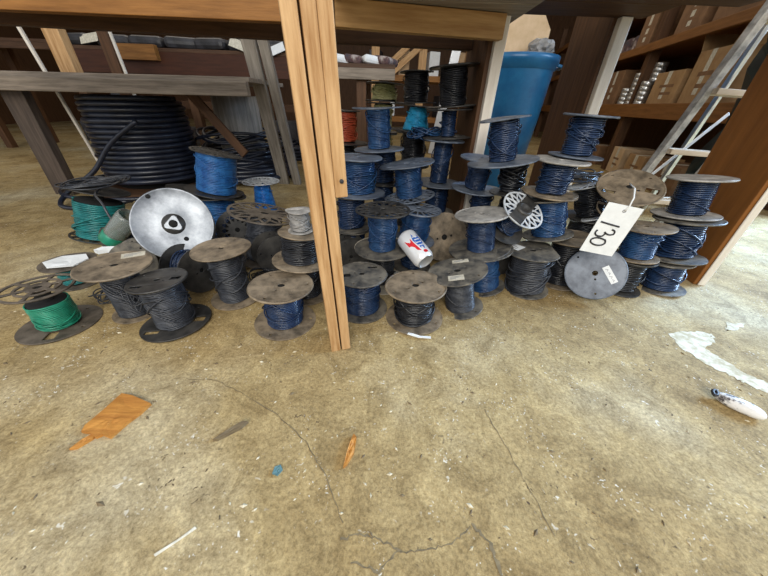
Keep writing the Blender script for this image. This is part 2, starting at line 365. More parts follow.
T = {
'L1': (-0.898, 0.607, 0.0, 0.002, 0.003, 0.121, 0.074, 0.088, 0.044),
'L2': (-1.278, 1.194, 0.0, 0.042, 0.042, 0.199, 0.107, 0.107, 0.084),
'L3': (-1.043, 0.824, 0.0, 0.0, 0.0, 0.078, 0.072, 0.064, 0.042),
'L4': (-0.735, 0.672, 0.0, 0.006, 0.0, 0.16, 0.084, 0.058, 0.043),
'L6': (-0.59, 0.632, 0.0, -0.006, 0.004, 0.141, 0.067, 0.088, 0.048),
'L8': (-0.48, 0.768, 0.0, -0.004, 0.0, 0.175, 0.082, 0.075, 0.048),
'L9': (-0.5, 1.049, 0.0, 0.037, 0.016, 0.184, 0.128, 0.106, 0.063),
'L10': (-0.254, 0.782, 0.138, 0.006, 0.002, 0.092, 0.062, 0.086, 0.055),
'L11': (-0.285, 0.656, 0.0, 0.005, 0.002, 0.124, 0.084, 0.086, 0.051),
'L12': (-0.772, 1.313, 0.184, 0.036, 0.02, 0.165, 0.099, 0.121, 0.079),
'L13': (-0.775, 1.305, 0.0, 0.003, 0.005, 0.18, 0.113, 0.114, 0.067),
'L14': (-1.005, 1.42, 0.0, 0.03, 0.02, 0.165, 0.098, 0.103, 0.074),
'L15': (-0.67, 1.57, 0.0, 0.0, 0.0, 0.183, 0.094, 0.101, 0.061),
'L16': (-0.246, 0.785, 0.232, 0.0, 0.001, 0.06, 0.035, 0.036, 0.027),
'M2': (-0.067, 0.734, 0.0, 0.0, 0.0, 0.126, 0.073, 0.079, 0.055),
'M1': (0.095, 0.698, 0.0, -0.005, 0.001, 0.115, 0.086, 0.086, 0.056),
'M3': (0.25, 0.76, 0.0, -0.031, 0.005, 0.132, 0.088, 0.07, 0.046),
'M4': (-0.011, 0.884, 0.138, -0.002, 0.0, 0.135, 0.085, 0.092, 0.045),
'M5': (0.103, 1.015, 0.118, 0.009, 0.0, 0.122, 0.081, 0.079, 0.051),
'M8': (0.321, 0.899, 0.142, -0.019, 0.006, 0.122, 0.082, 0.104, 0.045),
'M9': (0.36, 0.89, 0.0, -0.038, 0.01, 0.141, 0.095, 0.072, 0.054),
'M10': (0.509, 0.888, 0.0, -0.014, 0.004, 0.15, 0.085, 0.076, 0.062),
'M12': (0.662, 0.955, 0.0, -0.01, 0.007, 0.174, 0.086, 0.08, 0.056),
'M14': (0.56, 0.955, 0.182, -0.025, 0.014, 0.125, 0.078, 0.079, 0.052),
'M13': (0.525, 0.965, 0.318, 0.003, -0.002, 0.103, 0.078, 0.084, 0.046),
'M15': (0.598, 1.022, 0.424, 0.004, 0.0, 0.115, 0.073, 0.08, 0.046),
'M16': (0.36, 0.995, 0.404, -0.02, 0.004, 0.12, 0.071, 0.106, 0.041),
'M17': (0.325, 1.118, 0.288, 0.006, -0.004, 0.109, 0.075, 0.086, 0.039),
'M18': (0.44, 1.075, 0.29, -0.005, 0.002, 0.104, 0.042, 0.069, 0.037),
'M20': (0.796, 1.117, 0.2, -0.036, 0.024, 0.118, 0.075, 0.068, 0.047),
'R1': (1.027, 0.936, 0.0, -0.009, 0.009, 0.108, 0.07, 0.08, 0.055),
'R3': (1.04, 0.965, 0.114, -0.01, 0.014, 0.137, 0.091, 0.093, 0.057),
'R4': (1.036, 1.004, 0.256, -0.008, 0.01, 0.121, 0.085, 0.093, 0.051),
'R5': (0.859, 0.913, 0.13, -0.008, 0.008, 0.108, 0.079, 0.068, 0.049),
'R6': (0.82, 1.03, 0.262, -0.022, -0.034, 0.082, 0.092, 0.067, 0.03),
'U1': (-0.039, 1.22, 0.398, -0.007, 0.0, 0.138, 0.093, 0.096, 0.043),
'U2': (-0.107, 1.083, 0.268, 0.002, 0.0, 0.122, 0.081, 0.096, 0.057),
'U3': (0.085, 1.125, 0.248, -0.02, 0.002, 0.12, 0.1, 0.096, 0.049),
'U9': (0.22, 1.33, 0.258, 0.005, 0.0, 0.172, 0.081, 0.106, 0.038),
'U8': (0.239, 1.345, 0.437, -0.006, 0.002, 0.1, 0.09, 0.102, 0.03),
'U7': (0.245, 1.365, 0.545, -0.013, 0.0, 0.13, 0.092, 0.106, 0.052),
'U4': (0.119, 1.53, 0.443, 0.006, 0.0, 0.102, 0.098, 0.121, 0.062),
'U6': (0.11, 1.53, 0.552, -0.005, 0.0, 0.115, 0.072, 0.089, 0.052),
'U5': (-0.036, 1.75, 0.555, 0.002, 0.0, 0.078, 0.094, 0.097, 0.065),
'U10': (-0.222, 1.62, 0.375, 0.006, 0.0, 0.141, 0.071, 0.116, 0.054)}
S_ = {}
def S(k, label, *a, **kw): S_[k] = spool(label, T[k], *a, **kw); return S_[k]
S('L1', 'spool of bright green wire with black openwork flanges, nearest at the far left', 'brown_mesh', 'w_green', 'spoke', 'slot', .0018, fill=.68, messy=3)
S('L2', 'large spool of teal wire with draped grey cord, beside the left weathered leg', 'black_plastic', 'w_teal', 'hole', 'mesh', .0032, fill=.8)
S('L3', 'low dark spool with a folded paper on it, behind the green wire spool', 'brown_mesh', 'w_teal', 'hole', 'hole', .002)
t = S('L4', 'wide dusty tan spool with paper label, just left of the front black slotted spool', 'tan_board', 'w_slate', 'hole', 'hole', .002, lip=True, spin=.4, fmb='tan_board'); sticker(t, .03, .052, .1612, .055, .03, .2)
S('L6', 'front black spool of slate wire with a slotted base flange, left of centre', 'black_plastic', 'w_slate', 'slot', 'slot', .002, messy=8, spin=3.3, lip=True)
S('L8', 'dusty tan-flanged spool of grey wire, just right of the silver disc', 'tan_board', 'w_slate', 'plain', 'plain', .0022, messy=6)
S('L9', 'brown openwork-flange spool of dark wire, behind the tan spool beside the silver disc', 'brown_mesh', 'w_slate', 'mesh', 'hole', .0022, messy=5)
S('L10', 'tan-board spool of black wire half hidden behind the left side of the pine post', 'tan_board', 'w_black', 'plain', 'plain', .0024)
S('L11', 'grey-tan spool of dark wire at the foot of the pine post, left side', 'tan_board', 'w_navy', 'hole', 'hole', .0022, lip=True, spin=1.0)
S('L12', 'squat spool of blue wire on top of another, in front of the hose coils', 'black_plastic', 'w_mid', 'mesh', 'hole', .0024, messy=2)
S('L13', 'spool of blue wire carrying the squat blue spool, behind the silver disc', 'black_plastic', 'w_mid', 'hole', 'hole', .003)
S('L14', 'dark blue spool mostly hidden behind the top of the silver disc', 'black_plastic', 'w_blue', 'hole', 'hole', .003)
S('L15', 'small cone of vivid blue wire with a pale-topped flange, left of the grey legs', 'pale_mesh', 'w_bright', 'mesh', 'hole', .0014, taper=.62, messy=1, fmb='black_plastic')
S('L16', 'tiny pale grey roll standing on the tan-board spool behind the pine post', 'light_plastic', 'w_white', 'plain', 'plain', .0016, th=.002)
S('M2', 'dark grey navy-wire spool with cut-out flange, right foot of the pine post', 'grey_plastic', 'w_navy', 'slot', 'plain', .0022, spin=.2, lip=True)
S('M1', 'round dusty brown-grey spool of black wire, front and centre below the soda can', 'tan_board', 'w_black', 'hole', 'hole', .0026, messy=8, lip=True, spin=.3)
t = S('M3', 'grey spool with two torn labels, front row directly right of the centre brown one', 'grey_plastic', 'w_slate', 'hole', 'hole', .0017, messy=1, spin=.0); sticker(t, -.012, -.045, .1365, .045, .028, -.1); sticker(t, .02, .055, .1365, .05, .02, -.1)
S('M4', 'openwork black-flanged spool of blue wire standing left of the soda can', 'black_plastic', 'w_blue', 'mesh', 'hole', .0019, fmb='grey_plastic', messy=3)
S('M5', 'openwork rayed-flange spool of navy wire, behind and right of the soda can', 'blue_plastic', 'w_blue', 'ray', 'hole', .0019)
S('M8', 'grey spool of slate-blue wire, upper of the pair right of the soda can', 'light_plastic', 'w_navy', 'hole', 'hole', .0018, fmb='grey_plastic', messy=3, lip=True)
S('M9', 'lower spool of navy wire under the grey pair right of the soda can', 'grey_plastic', 'w_blue', 'hole', 'hole', .002)
t = S('M10', 'spool of thick dark wire whose grey flange has a straight cut edge and white label', 'grey_plastic', 'w_slate', 'chop', 'plain', .0031, messy=5, spin=-.1); sticker(t, -.05, .02, .1545, .04, .045, .7, 'paper')
S('M12', 'grey spool of black cable standing left of the leaning blue-grey disc', 'tan_board', 'w_black', 'plain', 'plain', .003, lip=True)
S('M14', 'spool of blue wire beneath the white-topped spool, third up its column', 'grey_plastic', 'w_blue', 'hole', 'hole', .0022)
S('M13', 'spool of blue-black wire with a near-white top flange, right of the blue bin', 'light_plastic', 'w_navy', 'hole', 'hole', .0026, fmb='tan_board', messy=7, lip=True)
S('M15', 'dark blue wire spool at the top of the column in front of the dark post', 'blue_plastic', 'w_navy', 'plain', 'plain', .0026, messy=6, lip=True)
S('M16', 'leaning navy wire spool in front of the blue bin, wider base flange', 'blue_plastic', 'w_navy', 'slot', 'hole', .0022, messy=5)
S('M17', 'slim navy wire spool below and left of the leaning one by the bin', 'blue_plastic', 'w_navy', 'hole', 'hole', .0018, lip=True)
S('M18', 'small spool of tangled thick black cable under the leaning spool by the bin', 'black_plastic', 'w_black', 'plain', 'plain', .0042, messy=9)
S('M20', 'small spool of black and white openwork behind the hanging tag, left of its string', 'pale_mesh', 'w_black', 'ray', 'hole', .003, messy=5)
S('R1', 'bottom spool of the right-hand stack, short with dark wire', 'grey_plastic', 'w_navy', 'plain', 'hole', .0026, messy=2, lip=True)
S('R3', 'middle spool of the right-hand stack, thick blue-black wire', 'grey_plastic', 'w_navy', 'plain', 'plain', .0034, messy=4, lip=True)
S('R4', 'top spool of the right-hand stack against the orange board, blue sheen wire', 'light_plastic', 'w_navy', 'plain', 'plain', .0025, messy=2, fmb='light_plastic', lip=True)
S('R5', 'grey spool of blue wire just right of and behind the 130 tag', 'tan_board', 'w_blue', 'hole', 'plain', .0024, messy=4)
S('R6', 'tilted brown spool with cut-out flange from which the 130 tag hangs', 'tan_board', 'w_blue', 'slot', 'spoke', .0024, messy=8, spin=2.4, lip=True)
S('U1', 'blue wire spool with black openwork top, highest just right of the pine post', 'blue_plastic', 'w_blue', 'mesh', 'plain', .002, messy=2)
S('U2', 'blue wire spool with grey flanges touching the pine post at cleat height', 'blue_plastic', 'w_blue', 'plain', 'plain', .0024, messy=6, lip=True)
S('U3', 'spool of blue wire standing between the post-side spool and the slim column', 'blue_plastic', 'w_blue', 'slot', 'mesh', .002)
S('U9', 'slim dark blue wire spool low in the narrow column left of the bench leg', 'blue_plastic', 'w_navy', 'hole', 'hole', .0022, lip=True)
S('U8', 'very thin navy spool in the middle of the narrow column left of the bench leg', 'black_plastic', 'w_navy', 'mesh', 'mesh', .0022, messy=2)
S('U7', 'tall black spool crowning the narrow column left of the bench leg', 'black_plastic', 'w_black', 'hole', 'hole', .0024, messy=2, lip=True)
S('U4', 'cone of bright cyan wire on a black openwork flange', 'black_plastic', 'w_cyan', 'hole', 'mesh', .0020, taper=.6, messy=5)
S('U6', 'black wire spool standing on top of the cyan cone', 'black_plastic', 'w_black', 'hole', 'hole', .0024)
S('U5', 'small spool of yellow-olive wire, farthest back beside the pine post', 'black_plastic', 'w_olive', 'hole', 'mesh', .0026, taper=.8, messy=8)
S('U10', 'red-orange wire spool with black flanges, right behind the pine post', 'black_plastic', 'w_red', 'hole', 'hole', .003)
# spools that carry the ones above
def stack(x, y, zs, rf, rw, fm, wm, labels, kt='hole'):
    for i, lb in enumerate(labels):
        spool(lb, (x, y, zs[i], 0, 0, zs[i+1]-zs[i]-.002, rf, rf, rw), fm, wm, kt, 'plain', .0028, messy=3)
stack(-.254, .800, (0, .138), .068, .045, 'tan_board', 'w_black', ['dark wire spool on the floor in the shade left behind the pine post'])
stack(-.011, .905, (0, .138), .095, .045, 'cream', 'w_black', ['cream-rimmed spool under the openwork blue one left of the soda can'], 'plain')
stack(.108, 1.03, (0, .118), .075, .045, 'grey_plastic', 'w_navy', ['dark spool on the floor under the rayed-flange spool'])
stack(-.135, 1.085, (0, .135, .267), .075, .05, 'grey_plastic', 'w_navy', ['lowest dark spool of the column touching the pine post', 'second dark spool of the column touching the pine post'])
stack(-.02, 1.285, (0, .13, .265, .396), .07, .045, 'black_plastic', 'w_navy', ['bottom black spool in the shaded column under the highest openwork blue spool', 'second black spool in the shaded column under the highest openwork blue spool', 'third black spool in the shaded column under the highest openwork blue spool'])
stack(.225, 1.34, (0, .127, .257), .085, .05, 'grey_plastic', 'w_navy', ['lowest spool in the narrow column left of the bench leg', 'second spool up in the narrow column left of the bench leg'])
stack(.115, 1.55, (0, .145, .295, .441), .085, .055, 'black_plastic', 'w_black', ['floor spool of the black column under the cyan cone', 'second spool of the black column under the cyan cone', 'third spool of the black column under the cyan cone'], 'mesh')
stack(-.04, 1.77, (0, .14, .28, .415, .553), .08, .05, 'black_plastic', 'w_olive', ['floor spool of the column under the yellow-olive wire', 'second spool of the column under the yellow-olive wire', 'third spool of the column under the yellow-olive wire', 'fourth spool of the column under the yellow-olive wire'])
stack(-.225, 1.63, (0, .125, .25, .373), .075, .05, 'black_plastic', 'w_black', ['floor spool of the column under the red-orange wire', 'second spool of the column under the red-orange wire', 'third spool of the column under the red-orange wire'])
stack(.375, 1.165, (0, .142, .286), .058, .04, 'grey_plastic', 'w_navy', ['floor spool in the dark gap below the leaning spool by the bin', 'second spool in the dark gap below the leaning spool by the bin'])
stack(.475, 1.13, (0, .14, .288), .05, .035, 'tan_board', 'w_black', ['floor spool under the tangled thick black cable', 'second spool under the tangled thick black cable'])
stack(.800, 1.135, (0, .198), .085, .055, 'black_plastic', 'w_black', ['big dark spool in the gap behind the hanging tag'])
stack(.865, .920, (0, .128), .07, .05, 'black_plastic', 'w_black', ['dark spool on the floor between the blue-grey disc and the right stack'])
# spools lying or leaning, with their own axis
def lying(label, c, ax, L, rf, rw, fm, wm, kt, kb, fmb=None, g=.0024, spin=0):
    """c = centre of the front flange, ax = its outward normal; the drum runs back from it"""
    a = Vector(ax).normalized(); base = Vector(c)-a*L
    t = axis_empty('wire_spool', base, a, spin); tag(t, label, 'wire spool', 'wire spools piled under the bench')
    flange(kb, rf, TH, M[fmb or fm], t, TH/2); f = flange(kt, rf, TH, M[fm], t, L-TH/2)
    q = MB(); q.lathe([(.014, TH), (.014, L-TH*.9)], 20); q.build('core', M['hole'], t, True)  # solid plug, its black paints the dark of a hollow
    winding(TH, L-TH, rw, g, M[wm], t, rw); return t
t = axis_empty('metal_reel', (-.735, .968, .152), (.42, -.80, .45)); tag(t, 'silver sheet-metal reel disc facing the camera, resting on the tan spools', 'reel')
rf = .114
q = MB(); q.lathe([(.012, .0985), (.036, .0985), (.040, .0972), (.060, .0968), (rf*.97, .0975), (rf*.99, .0995), (rf*1.01, .097), (rf, .094), (.012, .094)], 72, capb=False, capt=False); o = q.build('front_disc', M['metal'], t, True)
q = MB(); q.lathe([(.05, .004), (.05, .094)], 40); q.build('drum', M['metal'], t, True)
flange('plain', .11, .004, M['grey_plastic'], t, .002)
def tri(r, rc, z0, z1):
    q = MB(); pts = []
    for k in range(3):
        a = PI/2+2*PI*k/3+.2
        for d in (-.9, -.45, 0, .45, .9):
            pts.append((r*math.cos(a)+rc*math.cos(a+d), r*math.sin(a)+rc*math.sin(a+d)))
    n = len(pts); v = [(x, y, z0) for x, y in pts]+[(x*.93, y*.93, z1) for x, y in pts]
    q.add(v, [tuple(range(n-1, -1, -1)), tuple(range(n, 2*n))]+[(i, (i+1) % n, n+(i+1) % n, n+i) for i in range(n)]); return q
q = MB(); q.lathe([(.033, .0985), (.033, .100), (.001, .100)], 32); q.build('hub_recess', M['black_plastic'], t, True)
tri(.019, .009, .1, .1045).build('hub_plate', M['metal'], t)
q = MB(); q.lathe([(.0125, .1046), (.0125, .1054), (.0005, .1054)], 24); q.build('arbor_shade_disc', M['hole'], t, True)  # raised black disc paints the dark of the arbor opening
for (x, y) in ((-.085, .06), (.045, -.035)):
    q = MB(); q.lathe([(.007, .0985), (.0065, .0995), (.0005, .0993)], 16, c=(x, y)); q.build('drive_shade_disc', M['hole'], t, True)  # small black discs paint the dark of the drive openings
lying('dark spool lying on its side between the silver disc and the front slotted spool', (-.588, .800, .078), (.88, -.42, .1), .10, .074, .05, 'black_plastic', 'w_navy', 'plain', 'plain', 'black_plastic')
lying('brown spool on its side, round face outward, in shade behind the soda can', (.232, 1.075, .110), (.12, -.93, .36), .075, .095, .05, 'tan_board', 'w_black', 'hole', 'plain')
lying('tilted spool with pale triangular openwork face and black hub, centre right', (.425, .895, .285), (.25, -.50, .78), .095, .070, .038, 'pale_mesh', 'w_navy', 'mesh', 'plain', 'black_plastic')
lying('black spool tipped on its side in the dark gap right of the brown openwork spool', (-.385, .925, .075), (.55, -.75, .12), .09, .072, .045, 'black_plastic', 'w_black', 'hole', 'plain')
lying('dark spool tipped over in the gap between silver disc and blue column', (-.62, 1.13, .085), (.45, -.85, .25), .09, .080, .05, 'black_plastic', 'w_navy', 'mesh', 'plain')
lying('dark spool lying behind the wide tan spool, under the silver disc', (-.845, .845, .072), (.35, -.9, .15), .07, .068, .045, 'grey_plastic', 'w_black', 'hole', 'plain')
lying('dark spool on its side left of the jar, behind the low papered spool', (-1.03, .985, .068), (-.25, -.93, .1), .08, .066, .042, 'black_plastic', 'w_slate', 'plain', 'plain')
lying('dark spool on its side behind the spool at the right post foot', (-.125, .955, .068), (.2, -.95, .1), .08, .066, .042, 'black_plastic', 'w_black', 'plain', 'plain')
lying('dark spool on its side in the shade behind the cut-edge spool', (.445, .985, .068), (.1, -.98, .1), .07, .064, .042, 'black_plastic', 'w_navy', 'plain', 'plain')
o_ = [o for o in C.objects if o.get('label', '').startswith('tilted spool with pale')][0]
q = MB(); q.lathe([(.026, .095), (.026, .101), (.022, .103), (.014, .103), (.012, .099)], 28, capb=False); q.build('hub', M['black_plastic'], o_, True)
q = MB(); q.box((-.022, -.066, .0952), (.022, .066, .0975)); q.build('band', M['black_plastic'], o_).rotation_euler = (0, 0, R(-35))
# loose blue-grey disc leaning
ax = Vector((-.42, -.80, .42)).normalized()
t = axis_empty('reel_disc', (.700, .848, .096), ax, .0); tag(t, 'blue-grey plastic reel disc leaning on edge below the 130 tag', 'disc')
flange('plain', .086, .005, M['blue_plastic'], t, 0, spin=0, name='disc'); rim(.085, .0034, M['blue_plastic'], t, 0)
o = centred('paper_label', (.038, -.014, .0032), (.020, .060, .0008), M['paper'], t, (0, 0, R(14)), bevel=0)
q = MB()
for k in range(4): q.tube([(-.004+.002*(k % 2), .022-.013*k, .0008), (.003, .018-.013*k, .0008), (-.002, .014-.013*k, .0008)], .0007, 4)
q.build('scribbled_writing', M['greyink'], o)

# ---------------------------------------------------------------- the 130 tag
tg = empty('lot_tag', (.627, .778, .270)); tg.rotation_euler = (Matrix.Rotation(R(9), 3, 'Y') @ Matrix.Rotation(R(90), 3, 'X')).to_euler()
tag(tg, 'white card tag with 130 in black marker hanging on a string', 'tag')
q = MB(); W_, H_ = .0515, .0715
q.add([(x, y, z) for z in (-.0004, .0004) for x, y in ((-W_, -H_), (W_, -H_), (W_, H_), (-W_, H_))], [(3, 2, 1, 0), (4, 5, 6, 7), (0, 1, 5, 4), (1, 2, 6, 5), (2, 3, 7, 6), (3, 0, 4, 7)])
q.build('card', M['paper'], tg)
def uv(u, v): return (-W_+2*W_*u, H_-2*H_*v, .0012)
strokes = [[(.10, .37), (.35, .385), (.66, .40)],
           [(.52, .475), (.62, .50), (.63, .56), (.52, .585), (.40, .565), (.37, .545), (.40, .575), (.36, .635), (.22, .645), (.13, .60), (.14, .53)],
           [(.52, .70), (.56, .755), (.50, .81), (.34, .83), (.18, .80), (.13, .745), (.19, .70), (.34, .68), (.52, .70)]]
q = MB()
for st in strokes:
    sm = []
    for i in range(len(st)-1):
        p0 = st[max(i-1, 0)]; p1 = st[i]; p2 = st[i+1]; p3 = st[min(i+2, len(st)-1)]
        for k in range(6):
            t_ = k/6; sm.append(tuple(.5*(2*p1[j]+(p2[j]-p0[j])*t_+(2*p0[j]-5*p1[j]+4*p2[j]-p3[j])*t_**2+(-p0[j]+3*p1[j]-3*p2[j]+p3[j])*t_**3) for j in (0, 1)))
    sm.append(st[-1]); q.tube([uv(*p) for p in sm], .0024, 6)
q.build('marker_numerals', M['ink'], tg)
q = MB(); q.tube([(.003+.0045*math.cos(a), .057+.0035*math.sin(a), .0006) for a in [2*PI*k/20 for k in range(20)]], .0012, 6, True); q.build('eyelet', M['greyink'], tg, True)
q = MB(); q.tube([(.003, .057, .001), (.006, .070, .003), (.014, .092, -.010), (.026, .112, -.040), (.034, .118, -.075)], .0020, 6); q.build('string', M['string'], tg, True)

# ---------------------------------------------------------------- soda can, papers, jar
ax = Vector((.50, -.72, -.34)).normalized()
cn = axis_empty('soda_can', Vector((.092, .828, .170))-ax*.058, ax, R(0)); tag(cn, 'crushed white soda can with blue and red print lying among the spools', 'can')
q = MB(); q.lathe([(.026, 0), (.032, .006), (.033, .012), (.033, .104), (.028, .115), (.026, .117)], 48, capb=False, capt=False); body = q.build('body', M['can_white'], cn, True)
body.data.materials.append(M['can_blue']); body.data.materials.append(M['can_red'])
q = MB(); q.lathe([(.0265, .116), (.027, .118), (.025, .1175), (.0235, .113), (.0005, .113)], 40, capb=False, capt=False); q.build('lid', M['tin'], cn, True)
q = MB(); q.lathe([(.0265, .001), (.024, -.001), (.02, .004), (.0005, .007)], 40, capb=False, capt=False); q.build('can_base', M['tin'], cn, True)
def can_patch(name, m, poly, par):
    """a printed patch wrapped on the can wall; poly in (angle, height)"""
    q = MB(); n = len(poly); cx = sum(p[0] for p in poly)/n; cy = sum(p[1] for p in poly)/n; v = []
    for s in (1, .5, 0):
        for a, z in poly:
            a_ = cx+(a-cx)*s; z_ = cy+(z-cy)*s; v.append((.0333*math.cos(a_), .0333*math.sin(a_), z_))
    f = [(i, (i+1) % n, n+(i+1) % n, n+i) for i in range(n)]+[(n+i, n+(i+1) % n, 2*n+(i+1) % n, 2*n+i) for i in range(n)]
    q.add(v, f); return q.build(name, m, par)
CAN_UP = None
bm_ = cn.rotation_euler.to_matrix(); upl = bm_.inverted() @ Vector((-.1, -.55, .83)); a0 = math.atan2(upl.y, upl.x)
can_patch('blue_print', M['can_blue'], [(a0-.75, .030), (a0-.15, .026), (a0+.05, .05), (a0-.15, .085), (a0-.5, .092), (a0-.8, .06)], cn)
can_patch('red_print', M['can_red'], [(a0+.15, .040), (a0+.75, .035), (a0+.7, .060), (a0+.2, .088), (a0-.05, .095), (a0+.1, .06)], cn)
can_patch('red_print', M['can_red'], [(a0-.35+.22*math.cos(k*PI/6), .101+.006*math.sin(k*PI/6)) for k in range(12)], cn)
for k in range(4): can_patch('white_lettering', M['can_white'], [(a0-.62+.0*k, .036+.012*k), (a0-.10, .036+.012*k), (a0-.10, .041+.012*k), (a0-.62, .041+.012*k)], cn).scale = (1.012, 1.012, 1)
def sheet(name, pts, z, th, m, label, cat, wob=.003, sub=6):
    q = MB(); n = len(pts); cx = sum(p[0] for p in pts)/n; cy = sum(p[1] for p in pts)/n
    rings = [1, .6, .25]; v = []; f = []
    for t_ in (0, th):
        for s in rings:
            for i, (x, y) in enumerate(pts): v.append((cx+(x-cx)*s, cy+(y-cy)*s, z+t_+(random.uniform(0, wob) if t_ else 0)))
        v.append((cx, cy, z+t_))
    m_ = 3*n+1
    for b_ in (0, m_):
        for r_ in range(2):
            for i in range(n):
                j = (i+1) % n; a = (b_+r_*n+i, b_+r_*n+j, b_+(r_+1)*n+j, b_+(r_+1)*n+i); f.append(a if b_ else a[::-1])
        for i in range(n):
            j = (i+1) % n; a = (b_+2*n+i, b_+2*n+j, b_+3*n); f.append(a if b_ else a[::-1])
    for i in range(n): j = (i+1) % n; f.append((j, i, m_+i, m_+j))
    q.add(v, f); o = q.build(name, m); tag(o, label, cat); return o
o = sheet('paper_sheet', [(-1.10, .80), (-1.05, .765), (-.985, .785), (-.975, .83), (-1.01, .86), (-1.08, .845)], .0835, .001, M['paper'], 'off-white folded paper lying on the low spool behind the green one', 'paper', .006)
random.seed(5)
o = sheet('crumpled_tape', [(-.965, .85), (-.945, .84), (-.925, .855), (-.905, .85), (-.880, .87), (-.855, .875), (-.850, .893), (-.875, .893), (-.90, .878), (-.93, .880), (-.95, .868)], .10, .004, M['paper'], 'crumpled strip of white tape between the green spool and the tan spool', 'tape', .012)
jr = axis_empty('plastic_jar', (-.995, .945, .100), (.60, .12, .55)); tag(jr, 'clear plastic jar with a green bottom lying left of the silver disc', 'jar')
q = MB(); q.lathe([(.030, .03), (.034, .04), (.036, .12), (.033, .135), (.031, .135), (.033, .12), (.031, .04)], 36, capb=False, capt=False); q.build('jar_body', M['plastic_clear'], jr, True)
q = MB(); q.lathe([(.030, 0), (.0345, .004), (.035, .032), (.033, .04), (.001, .04)], 36); q.build('green_base', M['w_green'], jr, True)
# loose cord draped over the teal spool and tangled wires
def cord(name, pts, r, m, label, cat, par=None):
    sm = []
    for i in range(len(pts)-1):
        p0, p1, p2, p3 = [Vector(pts[min(max(j, 0), len(pts)-1)]) for j in (i-1, i, i+1, i+2)]
        for k in range(8):
            t_ = k/8; sm.append(.5*(2*p1+(p2-p0)*t_+(2*p0-5*p1+4*p2-p3)*t_**2+(-p0+3*p1-3*p2+p3)*t_**3))
    sm.append(Vector(pts[-1])); q = MB(); q.tube(sm, r, 6); o = q.build(name, m, par, True)
    if label: tag(o, label, cat)
    return o
def at_tube(name, pts, r, m): return cord(name, pts, r, m, None, None)
cord('grey_cord', [(-1.20, 1.22, .215), (-1.15, 1.13, .212), (-1.09, 1.08, .19), (-1.06, 1.06, .13), (-1.00, 1.06, .085), (-.93, 1.07, .09)], .004, M['w_slate'], 'grey cord hanging off the top of the teal wire spool', 'cord')
def tangle(loc, rx, ry, rz, n, r, m, label, seed):
    random.seed(seed); q = MB()
    for k in range(n):
        a0 = random.uniform(0, 6); s = random.uniform(.5, 1); c = (random.uniform(-.25, .25)*rx, random.uniform(-.25, .25)*ry, random.uniform(0, 1)*rz); ph = random.uniform(0, 6)
        q.tube([(c[0]+rx*s*math.cos(a), c[1]+ry*s*math.sin(a+a0*.1), c[2]+rz*.35*math.sin(2*a+ph)) for a in [2*PI*j/28 for j in range(28)]], r, 5, True)
    o = q.build('wire_tangle', m, None, True); o.location = loc; tag(o, label, 'wire', kind=None); return o
tangle((-1.235, 1.235, .222), .09, .10, .012, 14, .003, M['w_slate'], 'mess of grey wire heaped on top of the teal spool', 3)
tangle((-.665, .645, .060), .035, .035, .06, 9, .0014, M['w_slate'], 'fine grey wire tangle between the wide tan spool and the front black one', 4)
tangle((-.40, .86, .012), .07, .06, .03, 10, .0022, M['w_black'], 'black wire loops on the floor behind the spool at the left post foot', 14)
tangle((-.60, .93, .012), .08, .06, .05, 14, .0022, M['w_slate'], 'snarl of dark wire on the floor under the silver disc', 15)
tangle((-.83, .74, .01), .05, .05, .03, 8, .0018, M['w_slate'], 'thin wire snarl on the floor between the green and wide tan spools', 16)
tangle((.155, 1.40, .43), .07, .05, .03, 12, .003, M['w_blue'], 'tangle of blue wire below the cyan cone', 5)
tangle((.74, 1.20, .33), .10, .06, .02, 14, .0028, M['w_slate'], 'loops of pale and dark wire behind the tilted brown spool', 8)

# ---------------------------------------------------------------- blue bin
BS = 1.12
bn = empty('trash_bin', (.845, 2.5, 0)); bn.scale = (BS, BS, 1.0); tag(bn, 'tall blue plastic bin full of cardboard behind the spools', 'bin')
q = MB(); q.lathe([(.165, 0), (.175, .01), (.198, .50), (.203, .51), (.203, .535), (.200, .545), (.212, .76), (.226, .765), (.230, .80), (.236, .805), (.236, .835), (.226, .84), (.220, .83), (.205, .5), (.17, .02), (.001, .02)], 64, capt=False); q.build('bin_body', M['bin'], bn, True)
q = MB(); q.tube([(.224, -.05, .80), (.262, -.045, .79), (.268, 0, .785), (.262, .045, .79), (.224, .05, .80)], .010, 8); q.build('handle', M['bin'], bn, True)
q = MB(); q.tube([(-.224, -.05, .80), (-.262, -.045, .79), (-.268, 0, .785), (-.262, .045, .79), (-.224, .05, .80)], .010, 8); q.build('handle', M['bin'], bn, True)
def prism(name, poly, th, m, loc, rot, label=None, cat=None, par=None):
    q = MB(); n = len(poly); q.add([(x, -th/2, z) for x, z in poly]+[(x, th/2, z) for x, z in poly], [tuple(range(n)), tuple(range(2*n-1, n-1, -1))]+[(i, n+i, n+(i+1) % n, (i+1) % n) for i in range(n)])
    o = q.build(name, m, par); o.location = loc; o.rotation_euler = rot
    if label: tag(o, label, cat)
    return o
prism('cardboard_sheet', [(-.17, -.1), (.17, -.12), (.19, .06), (.12, .17), (.02, .21), (-.03, .17), (-.15, .10)], .006, M['card3'], (.84, 2.52, .93), (R(-14), 0, 0), 'tan torn cardboard sheet sticking up out of the blue bin', 'cardboard')
prism('cardboard_sheet', [(-.10, -.1), (.16, -.1), (.13, .06), (.02, .10)], .006, M['card3'], (.95, 2.56, .90), (R(-10), R(14), R(20)), 'smaller cardboard flap leaning at the right rim of the blue bin', 'cardboard')
random.seed(11)
bmx = bmesh.new(); bmesh.ops.create_icosphere(bmx, subdivisions=3, radius=1)
for v in bmx.verts: v.co *= 1+random.uniform(-.12, .12)
for v in bmx.verts: v.co = Vector((v.co.x*.085, v.co.y*.07, v.co.z*.055))
